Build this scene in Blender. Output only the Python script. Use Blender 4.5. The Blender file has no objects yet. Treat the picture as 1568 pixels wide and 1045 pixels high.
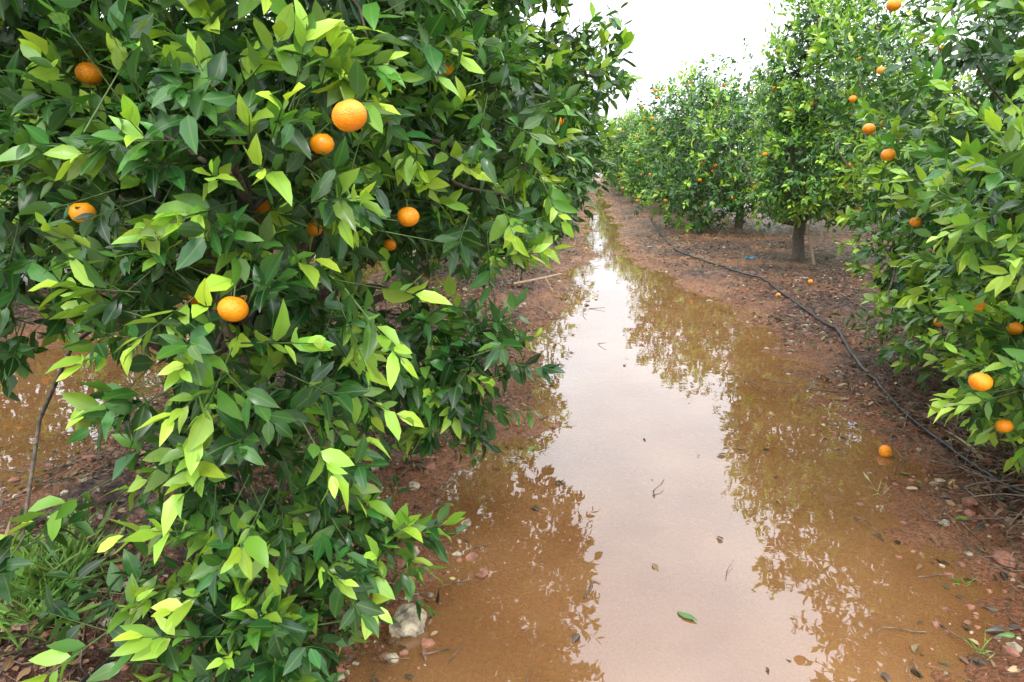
import bpy, math, numpy as np
from mathutils import Vector, Matrix
R = np.random.default_rng(7)
scene = bpy.context.scene
scene.view_settings.view_transform='Standard'; scene.view_settings.look='None'; scene.view_settings.exposure=0
COL = scene.collection

# ---------------------------------------------------------------- helpers
def nt(name):
    m=bpy.data.materials.new(name); m.use_nodes=True
    t=m.node_tree; t.nodes.clear(); return m,t
def N(t,typ,**kw):
    n=t.nodes.new(typ)
    for k,v in kw.items():
        if k.startswith('i_'):
            n.inputs[k[2:].replace('_',' ')].default_value=v
        else: setattr(n,k,v)
    return n
def ramp(t,stops):
    r=t.nodes.new('ShaderNodeValToRGB'); e=r.color_ramp.elements
    while len(e)<len(stops): e.new(0.5)
    for i,(p,c) in enumerate(stops):
        e[i].position=p; e[i].color=(c[0],c[1],c[2],1)
    return r
def mix(t,fac,a,b,bt='MIX'):
    m=t.nodes.new('ShaderNodeMix'); m.data_type='RGBA'; m.blend_type=bt
    for s,v in ((0,fac),(6,a),(7,b)):
        if isinstance(v,bpy.types.NodeSocket): t.links.new(v,m.inputs[s])
        elif isinstance(v,(int,float)): m.inputs[s].default_value=v if s==0 else (v,v,v,1)
        else: m.inputs[s].default_value=(v[0],v[1],v[2],1)
    return m.outputs[2]
def mth(t,op,a,b=0.0,c=None,clamp=False):
    m=t.nodes.new('ShaderNodeMath'); m.operation=op; m.use_clamp=clamp
    for i,v in enumerate((a,b,c)):
        if v is None: continue
        if isinstance(v,bpy.types.NodeSocket): t.links.new(v,m.inputs[i])
        else: m.inputs[i].default_value=v
    return m.outputs[0]
def mesh_from(name,verts,loops,starts,mat,uv=None,col=None,smooth=True):
    me=bpy.data.meshes.new(name)
    me.vertices.add(len(verts)); me.vertices.foreach_set('co',np.ascontiguousarray(verts,dtype=np.float32).ravel())
    me.loops.add(len(loops)); me.loops.foreach_set('vertex_index',np.ascontiguousarray(loops,dtype=np.int32))
    me.polygons.add(len(starts)); me.polygons.foreach_set('loop_start',np.ascontiguousarray(starts,dtype=np.int32))
    if uv is not None:
        l=me.uv_layers.new(name='UVMap'); l.data.foreach_set('uv',np.ascontiguousarray(uv,dtype=np.float32).ravel())
    if col is not None:
        a=me.attributes.new('leafcol','FLOAT_COLOR','POINT')
        a.data.foreach_set('color',np.ascontiguousarray(col,dtype=np.float32).ravel())
    me.update(calc_edges=True); me.validate()
    me.polygons.foreach_set('use_smooth',np.full(len(me.polygons),smooth))
    me.materials.append(mat)
    return me
def obj(name,me,parent=None,loc=None,rot=0,scale=1):
    o=bpy.data.objects.new(name,me); COL.objects.link(o)
    if parent: o.parent=parent
    if loc is not None: o.location=loc
    if rot: o.rotation_euler=(0,0,rot)
    if scale!=1: o.scale=(scale,)*3 if isinstance(scale,(int,float)) else scale
    return o
class Tubes:
    def __init__(s): s.v=[];s.l=[];s.st=[];s.n=0;s.nl=0
    def add(s,pts,rad,k=6):
        pts=np.asarray(pts,float); m=len(pts)
        tg=np.gradient(pts,axis=0); tg/=np.linalg.norm(tg,axis=1)[:,None]+1e-9
        ref=np.array([0.31,0.52,0.8]) if abs(tg[0][2])<.9 else np.array([1.0,.2,0])
        a=np.cross(tg,ref); a/=np.linalg.norm(a,axis=1)[:,None]+1e-9
        b=np.cross(tg,a); th=np.arange(k)/k*2*np.pi
        rad=np.broadcast_to(rad,(m,))
        V=pts[:,None]+rad[:,None,None]*(np.cos(th)[None,:,None]*a[:,None]+np.sin(th)[None,:,None]*b[:,None])
        s.v.append(V.reshape(-1,3))
        i=np.arange(m-1)[:,None]*k; j=np.arange(k)[None]; j2=(j+1)%k
        q=np.stack([i+j,i+j2,i+k+j2,i+k+j],-1).reshape(-1,4)+s.n
        s.l.append(q.ravel()); s.st.append(s.nl+np.arange(len(q))*4); s.nl+=q.size
        cap=(np.arange(k)+(m-1)*k+s.n); s.l.append(cap); s.st.append(np.array([s.nl])); s.nl+=k
        s.n+=m*k
    def mesh(s,name,mat):
        return mesh_from(name,np.concatenate(s.v),np.concatenate(s.l),np.concatenate(s.st),mat)
_k=R.normal(size=(24,3)); _ph=R.uniform(0,6.28,24)
def n3(p,f=1.0,seed=0):
    ph=_ph+seed*1.7
    return np.sin(np.einsum('...i,ji->...j',p*f,_k)+ph).sum(-1)/math.sqrt(24)*1.0
def vnoise(x,y,seed=0):
    xi=np.floor(x).astype(np.int64); yi=np.floor(y).astype(np.int64); fx=x-xi; fy=y-yi
    fx=fx*fx*(3-2*fx); fy=fy*fy*(3-2*fy)
    def h(a,b):
        n=(a*374761393+b*668265263+seed*974711)&0x7fffffff
        n=((n^(n>>13))*1274126177)&0x7fffffff
        return ((n^(n>>16))&0xffff)/65535.0
    return (h(xi,yi)*(1-fx)+h(xi+1,yi)*fx)*(1-fy)+(h(xi,yi+1)*(1-fx)+h(xi+1,yi+1)*fx)*fy
def fbm(x,y,f,o=4,seed=0):
    s=0;a=.5
    for i in range(o):
        s=s+a*(vnoise(x*f+17.3*i,y*f-9.1*i,seed+i)-.5); f*=2.03; a*=.5
    return s*2

# ---------------------------------------------------------------- ground
YL=[-6,0,1.7,2.3,2.9,3.4,4.2,4.9,5.9,7.4,9.6,12,16,22,30,40,900]
XL=[-.8,-.7,-.62,-.72,-.9,-.74,-.42,-.58,-.66,-.35,-.32,-.22,-.25,-.2,-.1,.0,.0]
XR=[1.25,1.2,1.40,1.52,1.54,1.55,1.62,1.66,1.68,1.66,.95,.55,.48,.36,.2,.05,.0]
def shore(x,y):
    l=np.interp(y,YL,XL); r=np.interp(y,YL,XR)
    wob=.24*(fbm(x,y,1.1,3,61))+.09*fbm(x,y,4.5,2,71)
    d1=np.minimum(x-l,r-x)+wob
    d2=np.minimum(x+4.7,-2.95-x)+.3*fbm(x,y,.7,2,5)
    return np.maximum(d1,d2)
def hgt(x,y):
    x=np.asarray(x,float); y=np.asarray(y,float)
    d=shore(x,y)
    h=np.where(d>0,-np.minimum(.045,d*.07),np.minimum(.13,-d*.11))
    fade=np.exp(-np.maximum(0,y-14)/30)
    n=fbm(x,y,1.3,3,3)*.035+fbm(x,y,6,4,9)*.030
    n2=np.abs(fbm(x,y,14,3,21))*.055*np.clip(-d*3,0,1)
    h=h+n*(.5+.5*np.clip(1-d*2,0,1))*(.3+.7*fade)+n2
    far=np.clip((np.abs(x)-6)/2,0,1)
    return h*(1-far)+(.1+n)*far
def axis(lo,hi,step,far0,far1,g=1.12):
    a=list(np.arange(lo,hi,step)); s=step
    while a[-1]<far1: s*=g; a.append(a[-1]+s)
    b=[lo]; s=step
    while b[-1]>far0: s*=g; b.append(b[-1]-s)
    return np.array(b[:0:-1]+a)
xs=axis(-3.4,3.2,.020,-500,500,1.10); ys=axis(1.4,8.0,.022,-60,900,1.03)
gx,gy=np.meshgrid(xs,ys); gz=hgt(gx,gy)
nx,ny=len(xs),len(ys)
V=np.stack([gx,gy,gz],-1).reshape(-1,3)
i=np.arange(ny-1)[:,None]*nx+np.arange(nx-1)[None]
q=np.stack([i,i+1,i+1+nx,i+nx],-1).reshape(-1,4)
d=shore(gx,gy).ravel()
litter=np.clip((-d-.05)*2.6,0,1)*np.clip(.8+fbm(gx,gy,2.2,3,31).ravel()*1.5,0,1)
colr=np.stack([litter,np.clip(.5+fbm(gx,gy,.8,3,44).ravel(),0,1),d*0,d*0+1],-1)
m,t=nt('wet_red_soil')
geo=N(t,'ShaderNodeNewGeometry'); at=N(t,'ShaderNodeAttribute',attribute_name='leafcol')
sp=N(t,'ShaderNodeSeparateColor'); t.links.new(at.outputs['Color'],sp.inputs[0])
sz=N(t,'ShaderNodeSeparateXYZ'); t.links.new(geo.outputs['Position'],sz.inputs[0])
def noi(scale,det=5,rough=.6):
    n=N(t,'ShaderNodeTexNoise',i_Scale=float(scale),i_Detail=float(det),i_Roughness=rough); t.links.new(geo.outputs['Position'],n.inputs['Vector']); return n.outputs['Fac']
a1=noi(1.7,4); a2=noi(14); a3=noi(70,4,.7)
r1=ramp(t,[(.3,(.24,.098,.046)),(.5,(.36,.158,.073)),(.7,(.47,.225,.115))]); t.links.new(a1,r1.inputs[0])
r2=ramp(t,[(.36,(.030,.016,.012)),(.5,(.105,.050,.033)),(.64,(.30,.155,.10))]); t.links.new(a2,r2.inputs[0])
r3=ramp(t,[(.38,(.45,.45,.45)),(.62,(1.45,1.45,1.45))]); t.links.new(a3,r3.inputs[0])
lf=mth(t,'MULTIPLY_ADD',a2,1.2,mth(t,'MULTIPLY_ADD',sp.outputs[0],1.3,-.64),clamp=True)
c=mix(t,lf,r1.outputs[0],r2.outputs[0]); c=mix(t,.85,c,r3.outputs[0],'MULTIPLY')
wet=mth(t,'MULTIPLY_ADD',sz.outputs[2],-14.0,1.0,clamp=True)
c2=mix(t,.55,c,(.62,.48,.40),'MULTIPLY')
drywet=mix(t,mth(t,'MULTIPLY',wet,.6),c,c2)
bh=mth(t,'ADD',mth(t,'MULTIPLY',a3,.9),mth(t,'MULTIPLY',a2,1.4))
bp=N(t,'ShaderNodeBump',i_Strength=1.0,i_Distance=.04); t.links.new(bh,bp.inputs['Height'])
rg=mth(t,'MULTIPLY_ADD',a2,1.1,-.27); rg=mth(t,'SUBTRACT',rg,mth(t,'MULTIPLY',wet,.12)); rg=mth(t,'MAXIMUM',rg,.12)
pb=N(t,'ShaderNodeBsdfPrincipled'); t.links.new(drywet,pb.inputs['Base Color']); t.links.new(rg,pb.inputs['Roughness']); t.links.new(bp.outputs[0],pb.inputs['Normal'])
o=N(t,'ShaderNodeOutputMaterial'); t.links.new(pb.outputs[0],o.inputs[0])
obj('ground',mesh_from('ground',V,q.ravel(),np.arange(len(q))*4,m,col=colr))

# water
m,t=nt('muddy_water')
geo=N(t,'ShaderNodeNewGeometry')
n1=N(t,'ShaderNodeTexNoise',i_Scale=1.6,i_Detail=6.0); t.links.new(geo.outputs['Position'],n1.inputs['Vector'])
n2=N(t,'ShaderNodeTexNoise',i_Scale=7.0,i_Detail=2.0); t.links.new(geo.outputs['Position'],n2.inputs['Vector'])
rc=ramp(t,[(.3,(.33,.150,.055)),(.7,(.49,.25,.105))]); t.links.new(n1.outputs['Fac'],rc.inputs[0])
df=N(t,'ShaderNodeBsdfDiffuse'); t.links.new(rc.outputs[0],df.inputs[0])
tr=N(t,'ShaderNodeBsdfTransparent'); tr.inputs[0].default_value=(1,.90,.78,1)
ms=N(t,'ShaderNodeMixShader'); ms.inputs[0].default_value=.44; t.links.new(tr.outputs[0],ms.inputs[1]); t.links.new(df.outputs[0],ms.inputs[2])
gl=N(t,'ShaderNodeBsdfGlossy',i_Roughness=.01); gl.inputs[0].default_value=(.94,.97,1,1)
bp=N(t,'ShaderNodeBump',i_Strength=.06,i_Distance=.01); t.links.new(n2.outputs['Fac'],bp.inputs['Height']); t.links.new(bp.outputs[0],gl.inputs['Normal'])
fr=N(t,'ShaderNodeFresnel',i_IOR=1.9); t.links.new(bp.outputs[0],fr.inputs['Normal'])
m2=N(t,'ShaderNodeMixShader'); t.links.new(fr.outputs[0],m2.inputs[0]); t.links.new(ms.outputs[0],m2.inputs[1]); t.links.new(gl.outputs[0],m2.inputs[2])
o=N(t,'ShaderNodeOutputMaterial'); t.links.new(m2.outputs[0],o.inputs[0])
for x0,x1 in ((-1.7,2.3),(-5.4,-2.5)):
    w=mesh_from('puddle_water',np.array([[x0,-5,0],[x1,-5,0],[x1,45,0],[x0,45,0]],float),[0,1,2,3],[0],m)
    obj('puddle_water',w)

# ---------------------------------------------------------------- leaf material
def leafmat(name,stops,transl=.25,rough=.24):
    m,t=nt(name)
    at=N(t,'ShaderNodeAttribute',attribute_name='leafcol'); sp=N(t,'ShaderNodeSeparateColor'); t.links.new(at.outputs['Color'],sp.inputs[0])
    r=ramp(t,stops); t.links.new(sp.outputs[0],r.inputs[0])
    hs=N(t,'ShaderNodeHueSaturation'); t.links.new(r.outputs[0],hs.inputs['Color'])
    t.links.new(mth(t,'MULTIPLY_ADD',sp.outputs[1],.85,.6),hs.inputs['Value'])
    t.links.new(mth(t,'MULTIPLY_ADD',sp.outputs[2],.04,.487),hs.inputs['Hue'])
    uv=N(t,'ShaderNodeUVMap'); su=N(t,'ShaderNodeSeparateXYZ'); t.links.new(uv.outputs[0],su.inputs[0])
    ab=mth(t,'ABSOLUTE',mth(t,'SUBTRACT',su.outputs[1],.5))
    rib=mth(t,'SUBTRACT',1.0,mth(t,'MULTIPLY',ab,18.0),clamp=True)
    c=mix(t,mth(t,'MULTIPLY',rib,.4),hs.outputs[0],(.20,.32,.07))
    geo=N(t,'ShaderNodeNewGeometry')
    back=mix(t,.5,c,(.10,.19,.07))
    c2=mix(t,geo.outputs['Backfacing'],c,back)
    pb=N(t,'ShaderNodeBsdfPrincipled'); t.links.new(c2,pb.inputs['Base Color'])
    t.links.new(mth(t,'MULTIPLY_ADD',geo.outputs['Backfacing'],.3,mth(t,'MULTIPLY_ADD',sp.outputs[1],.15,rough)),pb.inputs['Roughness'])
    tl=N(t,'ShaderNodeBsdfTranslucent'); t.links.new(mix(t,1.0,c,(1.5,1.5,.55),'MULTIPLY'),tl.inputs[0])
    ms=N(t,'ShaderNodeMixShader'); ms.inputs[0].default_value=transl; t.links.new(pb.outputs[0],ms.inputs[1]); t.links.new(tl.outputs[0],ms.inputs[2])
    o=N(t,'ShaderNodeOutputMaterial'); t.links.new(ms.outputs[0],o.inputs[0])
    return m
LEAF=leafmat('citrus_leaf',[(0,(.016,.052,.013)),(.35,(.050,.142,.028)),(.62,(.13,.28,.038)),(1,(.40,.58,.055))])  # dark end also serves as painted shade on inner canopy leaves
LITT=leafmat('leaf_litter',[(0,(.035,.019,.012)),(.4,(.17,.085,.045)),(.75,(.40,.26,.15)),(.9,(.55,.40,.14)),(1,(.10,.2,.03))],.05,.35)
GRASS=leafmat('grass_blade',[(0,(.07,.15,.02)),(.6,(.18,.33,.05)),(1,(.45,.36,.2))],.25,.5)
def barkmat(name,c1,c2,sc=40):
    m,t=nt(name); geo=N(t,'ShaderNodeNewGeometry')
    n=N(t,'ShaderNodeTexNoise',i_Scale=float(sc),i_Detail=4.0); t.links.new(geo.outputs['Position'],n.inputs['Vector'])
    r=ramp(t,[(.3,c1),(.7,c2)]); t.links.new(n.outputs['Fac'],r.inputs[0])
    bp=N(t,'ShaderNodeBump',i_Strength=.6,i_Distance=.01); t.links.new(n.outputs['Fac'],bp.inputs['Height'])
    pb=N(t,'ShaderNodeBsdfPrincipled',i_Roughness=.7); t.links.new(r.outputs[0],pb.inputs['Base Color']); t.links.new(bp.outputs[0],pb.inputs['Normal'])
    o=N(t,'ShaderNodeOutputMaterial'); t.links.new(pb.outputs[0],o.inputs[0]); return m
BARK=barkmat('citrus_bark',(.045,.033,.024),(.17,.135,.10))
STEM=barkmat('green_twig',(.05,.10,.02),(.12,.19,.05))
TWIG=barkmat('dead_twig',(.03,.02,.014),(.28,.19,.13),25)
PALE=barkmat('pale_wood',(.3,.2,.12),(.5,.38,.26))
def plain(name,c,rough,bumpscale=0,bs=.3,bd=.004,lo=.7):
    m,t=nt(name); pb=N(t,'ShaderNodeBsdfPrincipled',i_Roughness=rough)
    tc=N(t,'ShaderNodeTexCoord')
    n=N(t,'ShaderNodeTexNoise',i_Scale=float(bumpscale or 5),i_Detail=4.0); t.links.new(tc.outputs['Object'],n.inputs['Vector'])
    n2=N(t,'ShaderNodeTexNoise',i_Scale=float((bumpscale or 5)/2.5),i_Detail=5.0); t.links.new(tc.outputs['Object'],n2.inputs['Vector'])
    r=ramp(t,[(.35,tuple(x*lo for x in c)),(.62,tuple(min(1,x*1.2) for x in c))]); t.links.new(n2.outputs['Fac'],r.inputs[0])
    t.links.new(r.outputs[0],pb.inputs['Base Color'])
    if bumpscale:
        bp=N(t,'ShaderNodeBump',i_Strength=bs,i_Distance=bd); t.links.new(n.outputs['Fac'],bp.inputs['Height']); t.links.new(bp.outputs[0],pb.inputs['Normal'])
    o=N(t,'ShaderNodeOutputMaterial'); t.links.new(pb.outputs[0],o.inputs[0]); return m
def peel(name,f):
    m,t=nt(name); tc=N(t,'ShaderNodeTexCoord')
    n=N(t,'ShaderNodeTexNoise',i_Scale=1.3,i_Detail=3.0); t.links.new(tc.outputs['Object'],n.inputs['Vector'])
    r=ramp(t,[(.3,(.90,.25,.004)),(.7,(1.0,.38,.010))]); t.links.new(n.outputs['Fac'],r.inputs[0])
    pb=N(t,'ShaderNodeBsdfPrincipled',i_Roughness=.3); t.links.new(r.outputs[0],pb.inputs['Base Color'])
    v=N(t,'ShaderNodeTexVoronoi',i_Scale=11.0*f); t.links.new(tc.outputs['Object'],v.inputs['Vector'])
    bp=N(t,'ShaderNodeBump',i_Strength=.25,i_Distance=.03/f); t.links.new(v.outputs['Distance'],bp.inputs['Height']); t.links.new(bp.outputs[0],pb.inputs['Normal'])
    o=N(t,'ShaderNodeOutputMaterial'); t.links.new(pb.outputs[0],o.inputs[0]); return m
ORANGE=peel('orange_peel',1.0); ORANGE2=peel('orange_peel_fruit',25.0)
CALYX=plain('green_calyx',(.12,.2,.04),.6)
STONE=plain('pale_stone',(.46,.39,.27),.85,75,1.0,.012,.35)
STONER=plain('red_stone',(.30,.13,.08),.65,60,1.0,.008,.5)
HOSE=plain('black_polyethylene',(.02,.02,.022),.4)
BLUE=plain('blue_plastic',(.03,.30,.55),.35)

# ---------------------------------------------------------------- leaves
def leaf_template(hi):
    if hi:
        s=np.array([0,.2,.47,.77,1.]); w=np.array([.17,.225,.128])
        P=[[s[k],0,0] for k in range(5)]+[[s[k+1],w[k],0] for k in range(3)]+[[s[k+1],-w[k],0] for k in range(3)]
        F=[(0,1,5),(1,2,6,5),(2,3,7,6),(3,4,7),(0,8,1),(1,8,9,2),(2,9,10,3),(3,10,4)]
    else:
        P=[[0,0,0],[.5,0,0],[1,0,0],[.45,.23,0],[.45,-.23,0]]
        F=[(0,1,3),(1,2,3),(0,4,1),(1,4,2)]
    P=np.array(P,float); lp=np.concatenate([np.array(f) for f in F]); st=np.cumsum([0]+[len(f) for f in F[:-1]])
    return P,lp,st
T_HI=leaf_template(True); T_LO=leaf_template(False)
def nrm(a): return a/(np.linalg.norm(a,axis=-1,keepdims=True)+1e-9)
def leaves_mesh(name,base,dirv,up,L,age,rng,T,mat,curl=1.0,fold=.5,width=1.0):
    P,lp,st=T; n=len(base); x=nrm(dirv); z=nrm(up-(up*x).sum(-1,keepdims=True)*x); y=np.cross(z,x)
    cu=(rng.uniform(-.12,.52,n)*curl)[:,None]; fo=(rng.uniform(.0,1.0,n)*fold)[:,None]; wd=(rng.uniform(.78,1.15,n)*width)[:,None]
    tw=rng.normal(0,.22,n)[:,None]; sb=rng.normal(0,.09,n)[:,None]
    px=P[None,:,0]; py=P[None,:,1]*wd+sb*px*px; pyy=P[None,:,1]*wd; pz=-cu*px**2+fo*np.abs(pyy)+tw*pyy*px*2+ (rng.normal(0,.035,(n,len(P)))*(np.abs(P[None,:,1])>0) if len(P)>6 else 0)
    V=base[:,None]+L[:,None,None]*(px[...,None]*x[:,None]+py[...,None]*y[:,None]+pz[...,None]*z[:,None])
    k=len(P); loops=(lp[None]+np.arange(n)[:,None]*k).ravel(); starts=(st[None]+np.arange(n)[:,None]*len(lp)).ravel()
    uvt=np.stack([P[:,0],P[:,1]*2+.5],-1)[lp]; uv=np.tile(uvt,(n,1))
    c=np.stack([age,rng.uniform(0,1,n),rng.uniform(0,1,n),np.ones(n)],-1); c=np.repeat(c,k,0)
    return mesh_from(name,V.reshape(-1,3),loops,starts,mat,uv=uv,col=c)

CAM=np.array([0,0,1.6])
def segd(p,a,b):
    ab=b-a;tt=np.clip(((p-a)@ab)/(ab@ab),0,1); return np.linalg.norm(p-(a+tt[:,None]*ab),axis=1)
def shoots(lobes,n,rng,shell=.13,inner=0.0,gap=-.55,seed=0,zmin=.08):
    L=np.array([l[:6] for l in lobes],float); dr=np.array([l[6] if len(l)>6 else 0. for l in lobes]); bo=np.array([l[7] if len(l)>7 else 1. for l in lobes])
    w=(L[:,3]*L[:,4]+L[:,4]*L[:,5]+L[:,3]*L[:,5])*bo; w/=w.sum()
    k=rng.choice(len(L),n,p=w); d=nrm(rng.normal(size=(n,3)))
    rad=1-np.abs(rng.exponential(shell,n)); 
    if inner: rad=rng.uniform(.2,.8,n)**.6
    rad=np.clip(rad,.15,1)
    c=L[k,:3]; r=L[k,3:6]
    bump=1+.19*n3(d*2.6+c,1.0,seed)+.09*n3(d*7+c,1.0,seed+3)
    p=c+d*r*(rad*bump)[:,None]
    nr=nrm(d/r)
    keep=np.ones(n,bool)
    for j in range(len(L)):
        q=(((p-L[j,:3])/L[j,3:6])**2).sum(-1)
        keep&=~((q<.36)&(k!=j)&(inner==0))
    gz_=hgt(p[:,0],p[:,1])
    keep&=p[:,2]>gz_+zmin
    if not inner: keep&=n3(p,2.6,seed+5)>gap-.5*(rad<.8)
    return p[keep],nr[keep],rad[keep],dr[k][keep],k[keep]
def foliage(name,lobes,n,rng,T,m=10,Lf=.085,flush=.15,stemL=.2,stems=True,clear=(),seed=0,gap=-.75,agebase=.25,inner_n=0,mindist=1.15,shell=.13,twigs=()):
    p,nr,rad,dp,k=shoots(lobes,n,rng,seed=seed,gap=gap,shell=shell)
    M=len(p)
    D=nrm(nr*.85+rng.normal(0,.42,(M,3))+np.array([0,0,.30])[None]-np.array([0,0,1.])[None]*dp[:,None])
    sl=stemL*rng.uniform(.5,1.5,M)
    if len(twigs):
        tw=np.array(twigs,float); p=np.concatenate([p,tw[:,:3]]); D=np.concatenate([D,nrm(tw[:,3:6])]); nr=np.concatenate([nr,nrm(tw[:,3:6])])
        sl=np.concatenate([sl,tw[:,6]]); rad=np.concatenate([rad,np.ones(len(tw))]); M=len(p)
    tipz=(p+D*sl[:,None])
    if mindist: 
        ok=np.linalg.norm(tipz-CAM,axis=1)>mindist
        p,nr,rad,D,sl,tipz=[a[ok] for a in (p,nr,rad,D,sl,tipz)]; M=len(p)
    yng=(rng.uniform(0,1,M)<flush*(.3+1.4*np.clip(rad*1.5-.5,0,1))*(1+.8*n3(p,2.2,seed+9)))&(rad>.78)
    base_age_shade=np.clip(agebase+.14*rng.normal(size=M)+.10*n3(p,1.6,seed+2)-.3*(rad<.75),0,.55)  # leaf age, plus painted canopy shade: deeper shoots get a darker colour
    a_=np.cross(D,nrm(rng.normal(size=(M,3)))); a_=nrm(a_); b_=np.cross(D,a_)
    j=np.arange(m)[None]; tt=(.08+.92*(j+.5)/m)*np.ones((M,1)); tt=np.clip(tt+rng.normal(0,.03,tt.shape),0,1)
    th=j*2.4+rng.uniform(0,6.28,M)[:,None]+rng.normal(0,.25,(M,m))
    perp=np.cos(th)[...,None]*a_[:,None]+np.sin(th)[...,None]*b_[:,None]
    ang=np.radians(72-40*tt+rng.normal(0,12,(M,m)))
    ang=np.where(yng[:,None],ang*.72,ang)
    dv=np.cos(ang)[...,None]*D[:,None]+np.sin(ang)[...,None]*perp
    dv[...,2]-=rng.uniform(-.1,.6,(M,m))*np.where(yng[:,None],.0,1)
    bp_=p[:,None]+D[:,None]*(sl[:,None]*tt)[...,None]+perp*.004
    up=D[:,None]*.55+np.array([0,0,.9])+rng.normal(0,.5,(M,m,3))+nr[:,None]*.45
    L=Lf*rng.uniform(.55,1.25,(M,m))*(1-.25*(tt>.9))*np.where(yng[:,None],1.05,1)
    age=base_age_shade[:,None]+.08*rng.normal(size=(M,m))
    age=np.where(yng[:,None],.54+.46*tt+.08*rng.normal(size=(M,m)),age)
    fl=lambda a:a.reshape(-1,*a.shape[2:])
    B,DV,UP,LL,AGE_SHADE=fl(bp_),fl(dv),fl(up),L.ravel(),np.clip(age.ravel(),0,1)
    kp=rng.uniform(size=len(B))<.92
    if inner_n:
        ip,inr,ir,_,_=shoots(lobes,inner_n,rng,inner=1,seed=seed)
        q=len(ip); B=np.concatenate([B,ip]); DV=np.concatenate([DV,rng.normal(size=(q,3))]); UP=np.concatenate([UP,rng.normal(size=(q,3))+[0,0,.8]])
        LL=np.concatenate([LL,Lf*rng.uniform(1.0,1.4,q)]); AGE_SHADE=np.concatenate([AGE_SHADE,rng.uniform(0,.10,q)]); kp=np.concatenate([kp,np.ones(q,bool)])  # inner leaves coloured near darkest, interior shadow painted into the leaf tone
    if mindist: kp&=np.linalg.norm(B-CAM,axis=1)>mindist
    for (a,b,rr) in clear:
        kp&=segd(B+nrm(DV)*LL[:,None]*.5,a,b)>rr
    B,DV,UP,LL,AGE_SHADE=B[kp],DV[kp],UP[kp],LL[kp],AGE_SHADE[kp]
    me=leaves_mesh(name,B,DV,UP,LL,AGE_SHADE,rng,T,LEAF)
    sm=None
    if stems:
        sk=np.ones(M,bool)
        for (a,b,rr) in clear: sk&=segd(p+D*sl[:,None]*.5,a,b)>rr*.8
        p_,D_,sl_,aa,bb=p[sk],D[sk],sl[sk],a_[sk],b_[sk]; K=len(p_)
        s0=p_-D_*.06; s1=p_+D_*sl_[:,None]; ph=np.arange(3)*2.0944
        ring=np.cos(ph)[None,:,None]*aa[:,None]+np.sin(ph)[None,:,None]*bb[:,None]
        Vv=np.concatenate([s0[:,None]+ring*.0028,s1[:,None]+ring*.0012],1).reshape(-1,3)
        f=np.array([0,1,4,3,1,2,5,4,2,0,3,5]); lo=(f[None]+np.arange(K)[:,None]*6).ravel()
        sm=mesh_from(name+'_twigs',Vv,lo,np.arange(K*3)*4,STEM)
    return me,sm,(p,D,rad)
def curve(a,b,rng,wob=.12,n=7,sag=0):
    a=np.array(a,float);b=np.array(b,float); t_=np.linspace(0,1,n)[:,None]; L=np.linalg.norm(b-a)
    off=rng.normal(0,wob*L,(2,3)); 
    return a+(b-a)*t_+np.sin(t_*np.pi)*off[0]*.7+np.sin(t_*2*np.pi)*off[1]*.35+np.array([0,0,1.])*sag*np.sin(t_*np.pi)
def limbs(base,lobes,shp,rng,r0=.085,nsub=70,h=.5):
    T=Tubes(); base=np.array(base,float); bz=base.copy(); bz[2]=hgt(base[0],base[1])-.05
    top=base+np.array([rng.normal(0,.05),rng.normal(0,.05),h]); 
    c=curve(bz,top,rng,.04,6); T.add(c,r0*np.array([1.35,1.1,1,.95,.95,1.0]),12)
    ends=[]
    for l in lobes:
        e=np.array(l[:3]); L=np.linalg.norm(e-top)
        r=min(r0*.6,.012+.022*L*min(1,max(l[3:6])));cc=curve(top,e,rng,.10,9,sag=.12*L if e[2]<1.2 else 0)
        T.add(cc,np.linspace(r,r*.35,9),8); ends+= [cc[k] for k in range(3,9)]
    for k in range(7):
        e=top+nrm(rng.normal(size=3)*[1,1,.2]+[0,0,.7])*rng.uniform(1.0,1.5); cc=curve(top,e,rng,.12,9); T.add(cc,np.linspace(r0*.5,.012,9),8); ends+=[cc[q] for q in range(4,9)]
    ends=np.array(ends); p,D,rad=shp
    for k in rng.choice(len(p),min(nsub,len(p)),replace=False):
        e=ends[np.argmin(np.linalg.norm(ends-p[k],axis=1))]; 
        if np.linalg.norm(e-p[k])>1.4: continue
        cc=curve(e,p[k],rng,.10,6); T.add(cc,np.linspace(.011,.0035,6),5)
    return T.mesh('trunk_and_branches',BARK)
# ---------------------------------------------------------------- oranges
def orange_mesh(name,seg=32):
    import bmesh
    bm=bmesh.new(); bmesh.ops.create_uvsphere(bm,u_segments=seg,v_segments=seg//2,radius=1)
    for v in bm.verts:
        z=v.co.z; rxy=math.hypot(v.co.x,v.co.y)
        v.co.z=z*.88-(.10*math.exp(-(rxy/.18)**2) if z>0 else -.04*math.exp(-(rxy/.15)**2))
        a=math.atan2(v.co.y,v.co.x); k=1+.012*math.sin(3*a+1)+.02*math.exp(-(rxy/.45)**2)*math.sin(9*a)*(z>0)
        v.co.x*=k; v.co.y*=k
    for f in bm.faces: f.smooth=True; 
    nf=len(bm.faces)
    if seg>12:
        bmesh.ops.create_cone(bm,cap_ends=True,segments=5,radius1=.17,radius2=.05,depth=.06,matrix=Matrix.Translation((0,0,.81)))
        bmesh.ops.create_cone(bm,cap_ends=True,segments=6,radius1=.045,radius2=.04,depth=.8,matrix=Matrix.Translation((.04,0,1.2)))
        bm.faces.ensure_lookup_table()
        for f in bm.faces[nf:]: f.material_index=1
    me=bpy.data.meshes.new(name); bm.to_mesh(me); bm.free(); me.materials.append(ORANGE); me.materials.append(CALYX); return me
OM=orange_mesh('orange'); OL=orange_mesh('orange_small',12)
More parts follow.
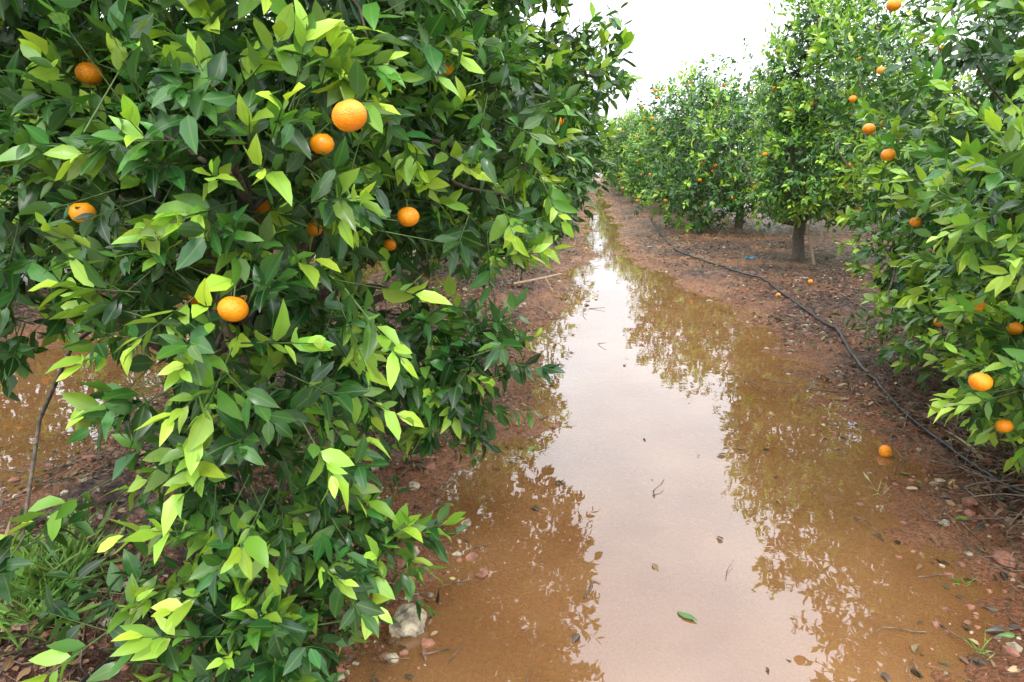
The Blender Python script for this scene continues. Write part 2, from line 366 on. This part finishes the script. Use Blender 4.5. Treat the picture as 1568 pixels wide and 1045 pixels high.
heroL=[(-.484,1.34,1.677,.034),(-.832,1.453,1.26,.034),(-.577,2.06,1.423,.034),(-1.396,1.838,1.82,.034),(-.93,2.18,1.37,.026),(-1.08,2.12,1.45,.028),(-.75,2.42,1.29,.024)]
heroR=[(1.48,4.19,1.75,.034),(1.42,3.72,1.61,.034),(2.02,5.63,2.21,.032),(1.385,3.81,2.31,.034),(1.24,2.26,.90,.034),(1.71,2.95,.92,.03),(1.91,3.97,.71,.03)]
clear=[]
for (x,y,z,r) in heroL+heroR:
    o_=obj('orange',OM,loc=(x,y,z)); o_.scale=(r,r,r); o_.rotation_euler=(R.uniform(-.3,.3),R.uniform(-.3,.3),R.uniform(0,6))
    a=np.array([x,y,z]); dct=nrm(np.array([0,0,1.5])-a); clear.append((a,a+dct*.85,.062 if r>.03 else .05))
def joined_oranges(pos,rads,rng,mesh=OL):
    n=len(mesh.vertices); co=np.zeros(n*3,np.float32); mesh.vertices.foreach_get('co',co); co=co.reshape(-1,3)
    nl=len(mesh.loops); li=np.zeros(nl,np.int32); mesh.loops.foreach_get('vertex_index',li)
    st=np.zeros(len(mesh.polygons),np.int32); mesh.polygons.foreach_get('loop_start',st)
    k=len(pos); V=(co[None]*np.array(rads)[:,None,None]+np.array(pos)[:,None]).reshape(-1,3)
    return mesh_from('fruit',V,(li[None]+np.arange(k)[:,None]*n).ravel(),(st[None]+np.arange(k)[:,None]*nl).ravel(),ORANGE2)

def tree(loc,me_f,me_s,me_b,fruit=None,rot=0,scale=1):
    e=bpy.data.objects.new('orange_tree',None); COL.objects.link(e); e.location=loc; e.rotation_euler=(0,0,rot); e.scale=(scale,)*3; e.empty_display_size=.3
    obj('foliage',me_f,e)
    if me_s: obj('green_shoots',me_s,e)
    if me_b: obj('trunk_and_branches',me_b,e)
    if fruit: obj('fruit',fruit,e)
    return e
# --- near left tree (world coordinates)
L1=[(-2.15,4.0,2.35,1.85,2.0,1.3),
    (-1.5,2.5,2.35,.95,.85,.85),(-.92,2.1,2.2,.48,.5,.6),(-1.9,2.0,2.1,.7,.6,.65),
    (-1.6,2.0,1.55,.55,.4,.40,.1),(-.95,1.75,1.55,.40,.30,.38,.2),(-1.75,1.95,1.15,.22,.2,.14,.3),
    (-.95,1.62,1.15,.28,.22,.30,.3,1.3),(-.95,1.68,.80,.22,.18,.22,.4,1.3),(-.98,1.72,.48,.25,.19,.18,.4,1.4),(-.98,1.62,.24,.24,.17,.12,.2,1.6),(-.72,1.88,.36,.12,.10,.09,.1,1.4),
    (-1.66,1.60,.50,.08,.08,.05,.2),(-1.35,1.55,.30,.10,.08,.06,.1),
    (-.78,2.35,.90,.28,.25,.17,.3,1.2),(-.5,2.4,.80,.20,.18,.10,.2,1.2),(-.36,2.3,.95,.14,.10,.05),(-.62,2.5,.58,.15,.14,.10,.3,1.2),
    (-.65,2.6,1.66,.50,.5,.40,.2),(-.72,4.3,1.65,.78,1.2,.60,.3),(-1.1,3.4,1.6,.6,.6,.45,.3),
    (-.15,3.9,2.05,.22,.3,.2),(-.72,3.1,2.75,.6,.8,.7),(-.40,3.7,2.75,.36,.5,.5),(-.45,5.2,1.7,.4,.6,.5,.1)]
tw1=[(-1.5,1.75,.62,-.3,-.25,-.15,.3),(-.45,2.45,.92,.9,-.1,.15,.25),(-.60,1.9,.40,.7,.1,.12,.2),(-1.0,1.8,.3,.1,-.1,-.6,.2),(-.85,1.8,.28,.4,-.1,-.5,.2),
     (-.15,3.4,2.15,.8,.1,.35,.25),(-.25,3.7,2.0,.9,0,.1,.25),(-.1,3.5,2.35,.9,0,.3,.3),(-1.05,1.75,.5,-.8,0,.1,.25),(-.45,2.6,.6,.9,0,.0,.2),(-.62,2.55,.5,.5,.1,-.4,.2),(-1.3,1.6,.35,-.8,-.1,.1,.2)]
rg_=np.random.default_rng(11)
f,s,shp=foliage('foliage',L1,7100,rg_,T_HI,m=9,Lf=.083,flush=.165,stemL=.15,clear=clear,seed=1,gap=-.68,inner_n=4000,agebase=.23,twigs=tw1)
b=limbs((-2.2,3.9,0),L1,shp,rg_,nsub=240)
def pickfruit(shp,rng,n,zmax=2.9,out=.12,lo=.86):
    p,D,rad=shp; c=np.where((rad>lo)&(p[:,2]<zmax)&(p[:,2]>.6))[0]; s_=rng.choice(c,min(n,len(c)),replace=False); return p[s_]+D[s_]*out+np.array([0,0,-.03]), rng.uniform(.028,.034,len(s_))
P_,r_=pickfruit(shp,rg_,30,2.3,.03,.7)
tree((0,0,0),f,s,b,joined_oranges(P_,r_,rg_,OL))
# --- near right tree
R1=[(3.5,5.5,2.0,1.65,1.8,1.5),(2.25,3.9,1.7,.75,.9,.9,.1),(1.88,2.75,1.25,.50,.55,.55,.2),(2.25,3.3,.80,.6,.6,.4,.3),
    (2.7,3.0,2.1,.9,.9,.8),(1.5,2.45,1.45,.22,.25,.2),(2.5,5.2,1.1,.5,.8,.6,.3),(2.35,4.2,.65,.5,.7,.35,.3),(1.75,2.6,.78,.3,.25,.15,.4)]
rg_=np.random.default_rng(12)
f,s,shp=foliage('foliage',R1,5000,rg_,T_HI,m=9,Lf=.083,flush=.30,stemL=.16,clear=clear,seed=2,gap=-.72,inner_n=3000,agebase=.34)
b=limbs((3.2,5.5,0),R1,shp,rg_,nsub=150)
P_,r_=pickfruit(shp,rg_,16,2.6,.05,.8)
tree((0,0,0),f,s,b,joined_oranges(P_,r_,rg_,OL))
# --- right second tree
R2=[(3.3,10.5,1.75,1.2,1.5,1.05,.1),(3.0,10.3,2.6,.95,1.1,.9),(2.6,9.7,1.35,.5,.55,.5,.2),(3.3,10.8,3.25,.55,.6,.6),(2.75,10.1,3.35,.25,.3,.55)]
rg_=np.random.default_rng(13)
f,s,shp=foliage('foliage',R2,3300,rg_,T_LO,m=9,Lf=.09,flush=.26,stems=False,seed=3,inner_n=2000,mindist=0,gap=-.75,agebase=.38)
b=limbs((2.95,10.5,0),R2,shp,rg_,nsub=60,h=.65); P_,r_=pickfruit(shp,rg_,34,3.2,.14)
tree((0,0,0),f,None,b,joined_oranges(P_,r_*1.1,rg_))
# --- left second tree
L2=[(-2.3,8.6,2.0,1.75,1.9,1.4,.1),(-1.4,8.0,1.3,.7,.9,.5,.3),(-2.4,8.8,2.8,1.2,1.3,.9),(-1.1,8.8,1.8,.6,1.0,.6,.1)]
rg_=np.random.default_rng(14)
f,s,shp=foliage('foliage',L2,3300,rg_,T_LO,m=9,Lf=.09,flush=.2,stems=False,seed=4,inner_n=2000,mindist=0,gap=-.8,agebase=.33)
b=limbs((-2.2,8.6,0),L2,shp,rg_,nsub=60); P_,r_=pickfruit(shp,rg_,14)
tree((0,0,0),f,None,b,joined_oranges(P_,r_,rg_))
# --- generic variants (origin at trunk)
var=[]
for v in range(3):
    rg_=np.random.default_rng(20+v)
    LB=[(0,0,1.75,1.75,1.8,1.25,.1)]+[(rg_.uniform(-.9,.9),rg_.uniform(-.9,.9),rg_.uniform(1.7,2.5),rg_.uniform(.6,1.0),rg_.uniform(.6,1.0),rg_.uniform(.6,.95)) for _ in range(4)]
    LB+=[(1.25*math.cos(a),1.25*math.sin(a),rg_.uniform(.75,1.1),.6,.6,.45,.3) for a in rg_.uniform(0,6.28)+np.arange(6)*1.05]
    f,s,shp=foliage('foliage',LB,2800,rg_,T_LO,m=8,Lf=.115,flush=.25,stems=False,seed=6+v,inner_n=1800,mindist=0,gap=-.75,agebase=.38)
    b=limbs((0,0,0),LB,shp,rg_,nsub=40); P_,r_=pickfruit(shp,rg_,70,2.9,.15)
    var.append((f,b,joined_oranges(P_,r_*1.2,rg_)))
rg_=np.random.default_rng(30)
def gtree(x,y,sc=1,k=None,rot=None):
    k=rg_.integers(3) if k is None else k; f,b,fr=var[k]
    tree((x,y,0),f,None,b,fr,rot=rg_.uniform(0,6.28) if rot is None else rot,scale=sc)
gtree(2.95,15.2,1.05,0,.5); gtree(2.7,20.2,1.05,1); gtree(2.5,24.8,1.0,2); gtree(2.3,29.5,1.05,0)
for k,y in enumerate((34,38.7,43.4,48)): gtree(2.1,y,1.05)
gtree(-2.3,13.3,1.0,1); gtree(-2.3,18,1.0,2)
for y in (22.7,27.4,32,36.7,41.4,46): gtree(-2.3,y,1.03)
for y in (3,7.6,12.2,17,22): gtree(-6.9,y,1.05)
for y in (2.5,7,11.8,16.5,21,26): gtree(7.8,y,1.05)
for x in (-1,.6): gtree(x,62,1.1)
# ---------------------------------------------------------------- stake beside trunk, sticks
T=Tubes(); T.add([(3.06,10.05,hgt(3.06,10.05)-.05),(3.0,10.1,.35),(2.93,10.16,.68)],[.022,.02,.02],6); obj('wooden_stake',T.mesh('wooden_stake',PALE))
T=Tubes(); T.add([(-.98,8.0,.13),(-.7,8.15,.17),(-.42,8.35,.21)],[.02,.017,.012],6); T.add([(-.62,8.2,.18),(-.55,8.12,.1),(-.5,8.0,.02)],[.01,.008,.006],5); obj('fallen_branch',T.mesh('fallen_branch',PALE))
def hose(pts,rr=.012,lift=.016,name='irrigation_hose'):
    pts=np.array(pts,float); u=np.linspace(0,len(pts)-1,len(pts)*14); 
    X=np.interp(u,range(len(pts)),pts[:,0]); Y=np.interp(u,range(len(pts)),pts[:,1])
    ker=np.hanning(15); ker/=ker.sum(); pad=lambda a: np.convolve(np.pad(a,7,mode='edge'),ker,'valid')
    X,Y=pad(X),pad(Y); Z=np.maximum(hgt(X,Y),-.01); Z=np.maximum(Z,pad(Z))+lift+.010*np.sin(u*2.1); T=Tubes(); T.add(np.stack([X,Y,Z],-1),rr,8); obj(name,T.mesh(name,HOSE))
hose([(2.3,1.0),(2.0,2.5),(1.93,4.0),(2.0,5.24),(2.13,6.08),(2.18,7.07),(2.1,8.43),(1.71,9.82),(1.3,11.6),(1.25,14),(1.3,18)],.0135,.024)
hose([(-1.45,.8),(-1.42,2),(-1.37,3.12),(-1.29,3.52),(-1.02,5),(-.79,6.17),(-.76,7.4),(-1.0,9),(-1.1,12)],.008)
# ---------------------------------------------------------------- rocks
import bmesh
def rock(name,x,y,r,mat,seed,flat=.75,sub=5):
    bm=bmesh.new(); bmesh.ops.create_icosphere(bm,subdivisions=sub,radius=1)
    P=np.array([v.co[:] for v in bm.verts]); rr=np.random.default_rng(seed)
    for _ in range(12):
        d_=nrm(rr.normal(size=3)); lim=rr.uniform(.55,.85); s_=P@d_; P-=np.maximum(0,s_-lim)[:,None]*d_*.9
    k=1+.10*n3(P,1.3,seed)+.06*n3(P,4.5,seed+1)+.035*n3(P,11,seed+2)+.02*n3(P,24,seed+4)
    P=P*k[:,None]
    for v,q_ in zip(bm.verts,P): v.co=Vector(q_*[r*1.15,r*.95,r*flat*1.1])
    for f_ in bm.faces: f_.smooth=True
    me=bpy.data.meshes.new(name); bm.to_mesh(me); bm.free(); me.materials.append(mat)
    obj(name,me,loc=(x,y,max(float(hgt(x,y)),-.01)+r*flat*.5),rot=seed*1.3)
rock('stone',-.62,1.98,.068,STONE,3,.85); rock('stone',-.72,2.43,.032,STONE,4); rock('stone',-.865,2.99,.030,STONE,5)
rock('stone',-.776,2.16,.030,STONER,6); rock('stone',-.79,2.02,.02,STONER,8); rock('stone',1.66,2.65,.035,STONER,9)
rock('stone',2.2,3.75,.05,STONE,10); rock('stone',1.75,3.1,.03,STONER,12); rock('stone',-1.25,4.1,.03,STONER,13); rock('stone',1.72,2.3,.06,STONER,14)
rock('stone',1.55,1.95,.03,STONE,15); rock('stone',1.58,2.95,.022,STONE,16); rock('stone',1.9,2.9,.035,STONER,17)
o_=obj('fallen_orange',OM,loc=(1.62,3.72,max(0,float(hgt(1.62,3.72)))+.026)); o_.scale=(.034,)*3; o_.rotation_euler=(1.2,.4,0)
for x,y in ((2.05,7.9),(2.5,8.3),(-.9,6.8)):
    o_=obj('fallen_orange',OM,loc=(x,y,float(hgt(x,y))+.026)); o_.scale=(.030,)*3; o_.rotation_euler=(2,.4,x)
u,v=np.meshgrid(np.linspace(-1,1,9),np.linspace(-1,1,7)); P=np.stack([u*.07,v*.045,.02+.02*np.sin(u*4+v*3)*np.cos(v*5)],-1).reshape(-1,3)
ii=np.arange(6)[:,None]*9+np.arange(8)[None]; q=np.stack([ii,ii+1,ii+10,ii+9],-1).reshape(-1,4)
obj('blue_plastic_scrap',mesh_from('blue_plastic_scrap',P,q.ravel(),np.arange(len(q))*4,BLUE),loc=(2.22,10.3,float(hgt(2.22,10.3))+.02))
# ---------------------------------------------------------------- litter
rg_=np.random.default_rng(50)
def scatter(n,pin=.03,ymax=14,k0=.45,ks=2.2,edge=8,ye=2.1):
    x=rg_.uniform(-4.0,3.6,n); y=1.4+(ymax-1.4)*rg_.uniform(0,1,n)**ye; d=shore(x,y)
    pr=np.where(d>0,pin*np.where((d<.3),edge,1),np.clip(k0-d*ks,0,1)*np.clip(.7+fbm(x,y,1.6,2,88)*1.8,.1,1.2)); k=rg_.uniform(size=n)<pr; x,y=x[k],y[k]
    return np.stack([x,y,np.maximum(hgt(x,y),0.0)],-1)
P=scatter(42000,.006,edge=18); n=len(P)
dv=rg_.normal(size=(n,3))*[1,1,.18]; up=rg_.normal(size=(n,3))*.45+[0,0,1]
age=rg_.choice([.03,.3,.5,.75,.92,1.0],n,p=[.40,.27,.19,.10,.025,.015])
obj('leaf_litter',leaves_mesh('leaf_litter',P+[0,0,.006],dv,up,rg_.uniform(.02,.066,n),age,rg_,T_HI,LITT,curl=.9,fold=.8))
P=scatter(14000,.007,edge=16); T=Tubes()
for p in P:
    L=rg_.uniform(.03,.20)*(1 if rg_.uniform()<.92 else 2.4); a=rg_.uniform(0,6.28); e=p+[L*math.cos(a),L*math.sin(a),0]
    c=curve(p,e,rg_,.08,5); c[:,2]=np.maximum(hgt(c[:,0],c[:,1]),0)+rg_.uniform(.002,.012)+np.linspace(0,rg_.uniform(0,.035),5); T.add(c,np.linspace(1,.5,5)*rg_.uniform(.0012,.0048),4)
for _ in range(900):
    x=rg_.normal(2.3,.30); y=rg_.uniform(1.9,5.2); z=hgt(x,y); L=rg_.uniform(.12,.5); a=rg_.uniform(0,6.28)
    T.add(curve((x,y,z+rg_.uniform(0,.10)),(x+L*math.cos(a),y+L*math.sin(a),z+rg_.uniform(0,.12)),rg_,.12,5),np.linspace(.0035,.0015,5),4)
obj('twig_litter',T.mesh('twig_litter',TWIG))
bm=bmesh.new(); bmesh.ops.create_icosphere(bm,subdivisions=1,radius=1)
co=np.array([v.co[:] for v in bm.verts]); fa=np.array([[v.index for v in f_.verts] for f_ in bm.faces]); bm.free()
for cnt,mat in ((34000,STONER),(12000,STONE)):
    P=scatter(cnt,.001,9,.5,1.2,120); n=len(P)
    sz_=rg_.exponential(.0065,n)+.002; sz_=np.minimum(sz_,.03)
    V=co[None]*(1+rg_.normal(0,.2,(n,len(co),1)))*np.stack([sz_*rg_.uniform(.8,1.3,n),sz_,sz_*.7],-1)[:,None]+P[:,None]
    obj('pebbles',mesh_from('pebbles',V.reshape(-1,3),(fa[None]+np.arange(n)[:,None,None]*len(co)).ravel(),np.arange(n*len(fa))*3,mat,smooth=False))
obj('floating_leaf',leaves_mesh('floating_leaf',np.array([[.33,2.2,.004]]),np.array([[.8,-.6,0.02]]),np.array([[0,0,1.]]),np.array([.085]),np.array([.5]),rg_,T_HI,LEAF,curl=.1,fold=.3))
obj('fallen_leaf',leaves_mesh('fallen_leaf',np.array([[1.62,2.95,float(hgt(1.62,2.95))+.02]]),np.array([[1,.3,0.02]]),np.array([[0,0,1.]]),np.array([.08]),np.array([.8]),rg_,T_HI,LEAF,curl=.3,fold=.3))
def tuft(x,y,n,h,age,spread=.05,name='grass_tuft'):
    a=rg_.uniform(0,6.28,n); P=np.stack([x+rg_.normal(0,spread,n),y+rg_.normal(0,spread,n)],-1); P=np.concatenate([P,hgt(P[:,0],P[:,1])[:,None]],1)
    dv=np.stack([np.cos(a),np.sin(a),rg_.uniform(.6,2.4,n)],-1); up=np.stack([-np.cos(a),-np.sin(a),np.ones(n)],-1)
    obj(name,leaves_mesh(name,P,dv,up,h*rg_.uniform(.5,1.2,n),np.clip(age+rg_.normal(0,.15,n),0,1),rg_,T_HI,GRASS,curl=1.3,fold=.3,width=.07))
for x,y,n_,h in ((-1.75,1.72,110,.20),(-1.85,1.86,110,.22),(-1.97,2.05,70,.2),(-2.1,1.9,70,.2),(-1.6,1.95,30,.12)): tuft(x,y,n_,h,.4,.06)
for x,y in ((1.44,2.51),(1.30,2.09),(1.6,2.2)): tuft(x,y,14,.07,.6,.015)
tuft(1.42,3.24,10,.10,1,.02,'dry_grass_tuft'); tuft(2.35,3.6,120,.28,1,.12,'dry_grass_tuft'); tuft(2.2,3.2,80,.25,1,.1,'dry_grass_tuft')

# ---------------------------------------------------------------- sky, sun, camera
w=bpy.data.worlds.new('World'); scene.world=w; w.use_nodes=True; t=w.node_tree; t.nodes.clear()
EL,AZ=math.radians(56),math.radians(165)
sky=N(t,'ShaderNodeTexSky',sky_type='NISHITA'); sky.sun_disc=False; sky.sun_elevation=EL; sky.sun_rotation=AZ; sky.dust_density=4; sky.air_density=1
hs=N(t,'ShaderNodeHueSaturation',i_Saturation=.25,i_Value=1.0); t.links.new(sky.outputs[0],hs.inputs['Color'])
tc=N(t,'ShaderNodeTexCoord'); sp=N(t,'ShaderNodeSeparateXYZ'); t.links.new(tc.outputs['Generated'],sp.inputs[0])
g=mth(t,'MULTIPLY_ADD',mth(t,'MAXIMUM',sp.outputs[2],0.0),24.0,22.0)
mp=N(t,'ShaderNodeMapping'); mp.inputs['Scale'].default_value=(1,1,2.2); t.links.new(tc.outputs['Generated'],mp.inputs[0])
cn=N(t,'ShaderNodeTexNoise',i_Scale=2.6,i_Detail=4.0,i_Roughness=.55); t.links.new(mp.outputs[0],cn.inputs['Vector'])
cr=ramp(t,[(.3,(.70,.74,.81)),(.65,(1.10,1.12,1.14))]); t.links.new(cn.outputs['Fac'],cr.inputs[0])
gc=N(t,'ShaderNodeCombineXYZ'); [t.links.new(g,gc.inputs[k]) for k in range(3)]
cl=mix(t,1.0,gc.outputs[0],cr.outputs[0],'MULTIPLY')
fin=mix(t,.88,hs.outputs[0],cl)
bg=N(t,'ShaderNodeBackground',i_Strength=.1); t.links.new(fin,bg.inputs[0]); o=N(t,'ShaderNodeOutputWorld'); t.links.new(bg.outputs[0],o.inputs[0])
ld=bpy.data.lights.new('sun','SUN'); ld.energy=1.5; ld.angle=math.radians(12); ld.color=(1,.97,.92)
lo=bpy.data.objects.new('sun',ld); COL.objects.link(lo)
sd=Vector((math.sin(AZ)*math.cos(EL),math.cos(AZ)*math.cos(EL),math.sin(EL))); lo.rotation_euler=sd.to_track_quat('Z','Y').to_euler(); lo.location=sd*20
cd=bpy.data.cameras.new('camera'); cd.lens=24; cd.sensor_width=36; cd.clip_end=2000; cd.clip_start=.05
co_=bpy.data.objects.new('camera',cd); COL.objects.link(co_); co_.location=(0,0,1.6)
yaw,p_=math.radians(7.1),math.radians(15.1)
co_.rotation_euler=(math.radians(90)-p_,0,yaw); scene.camera=co_
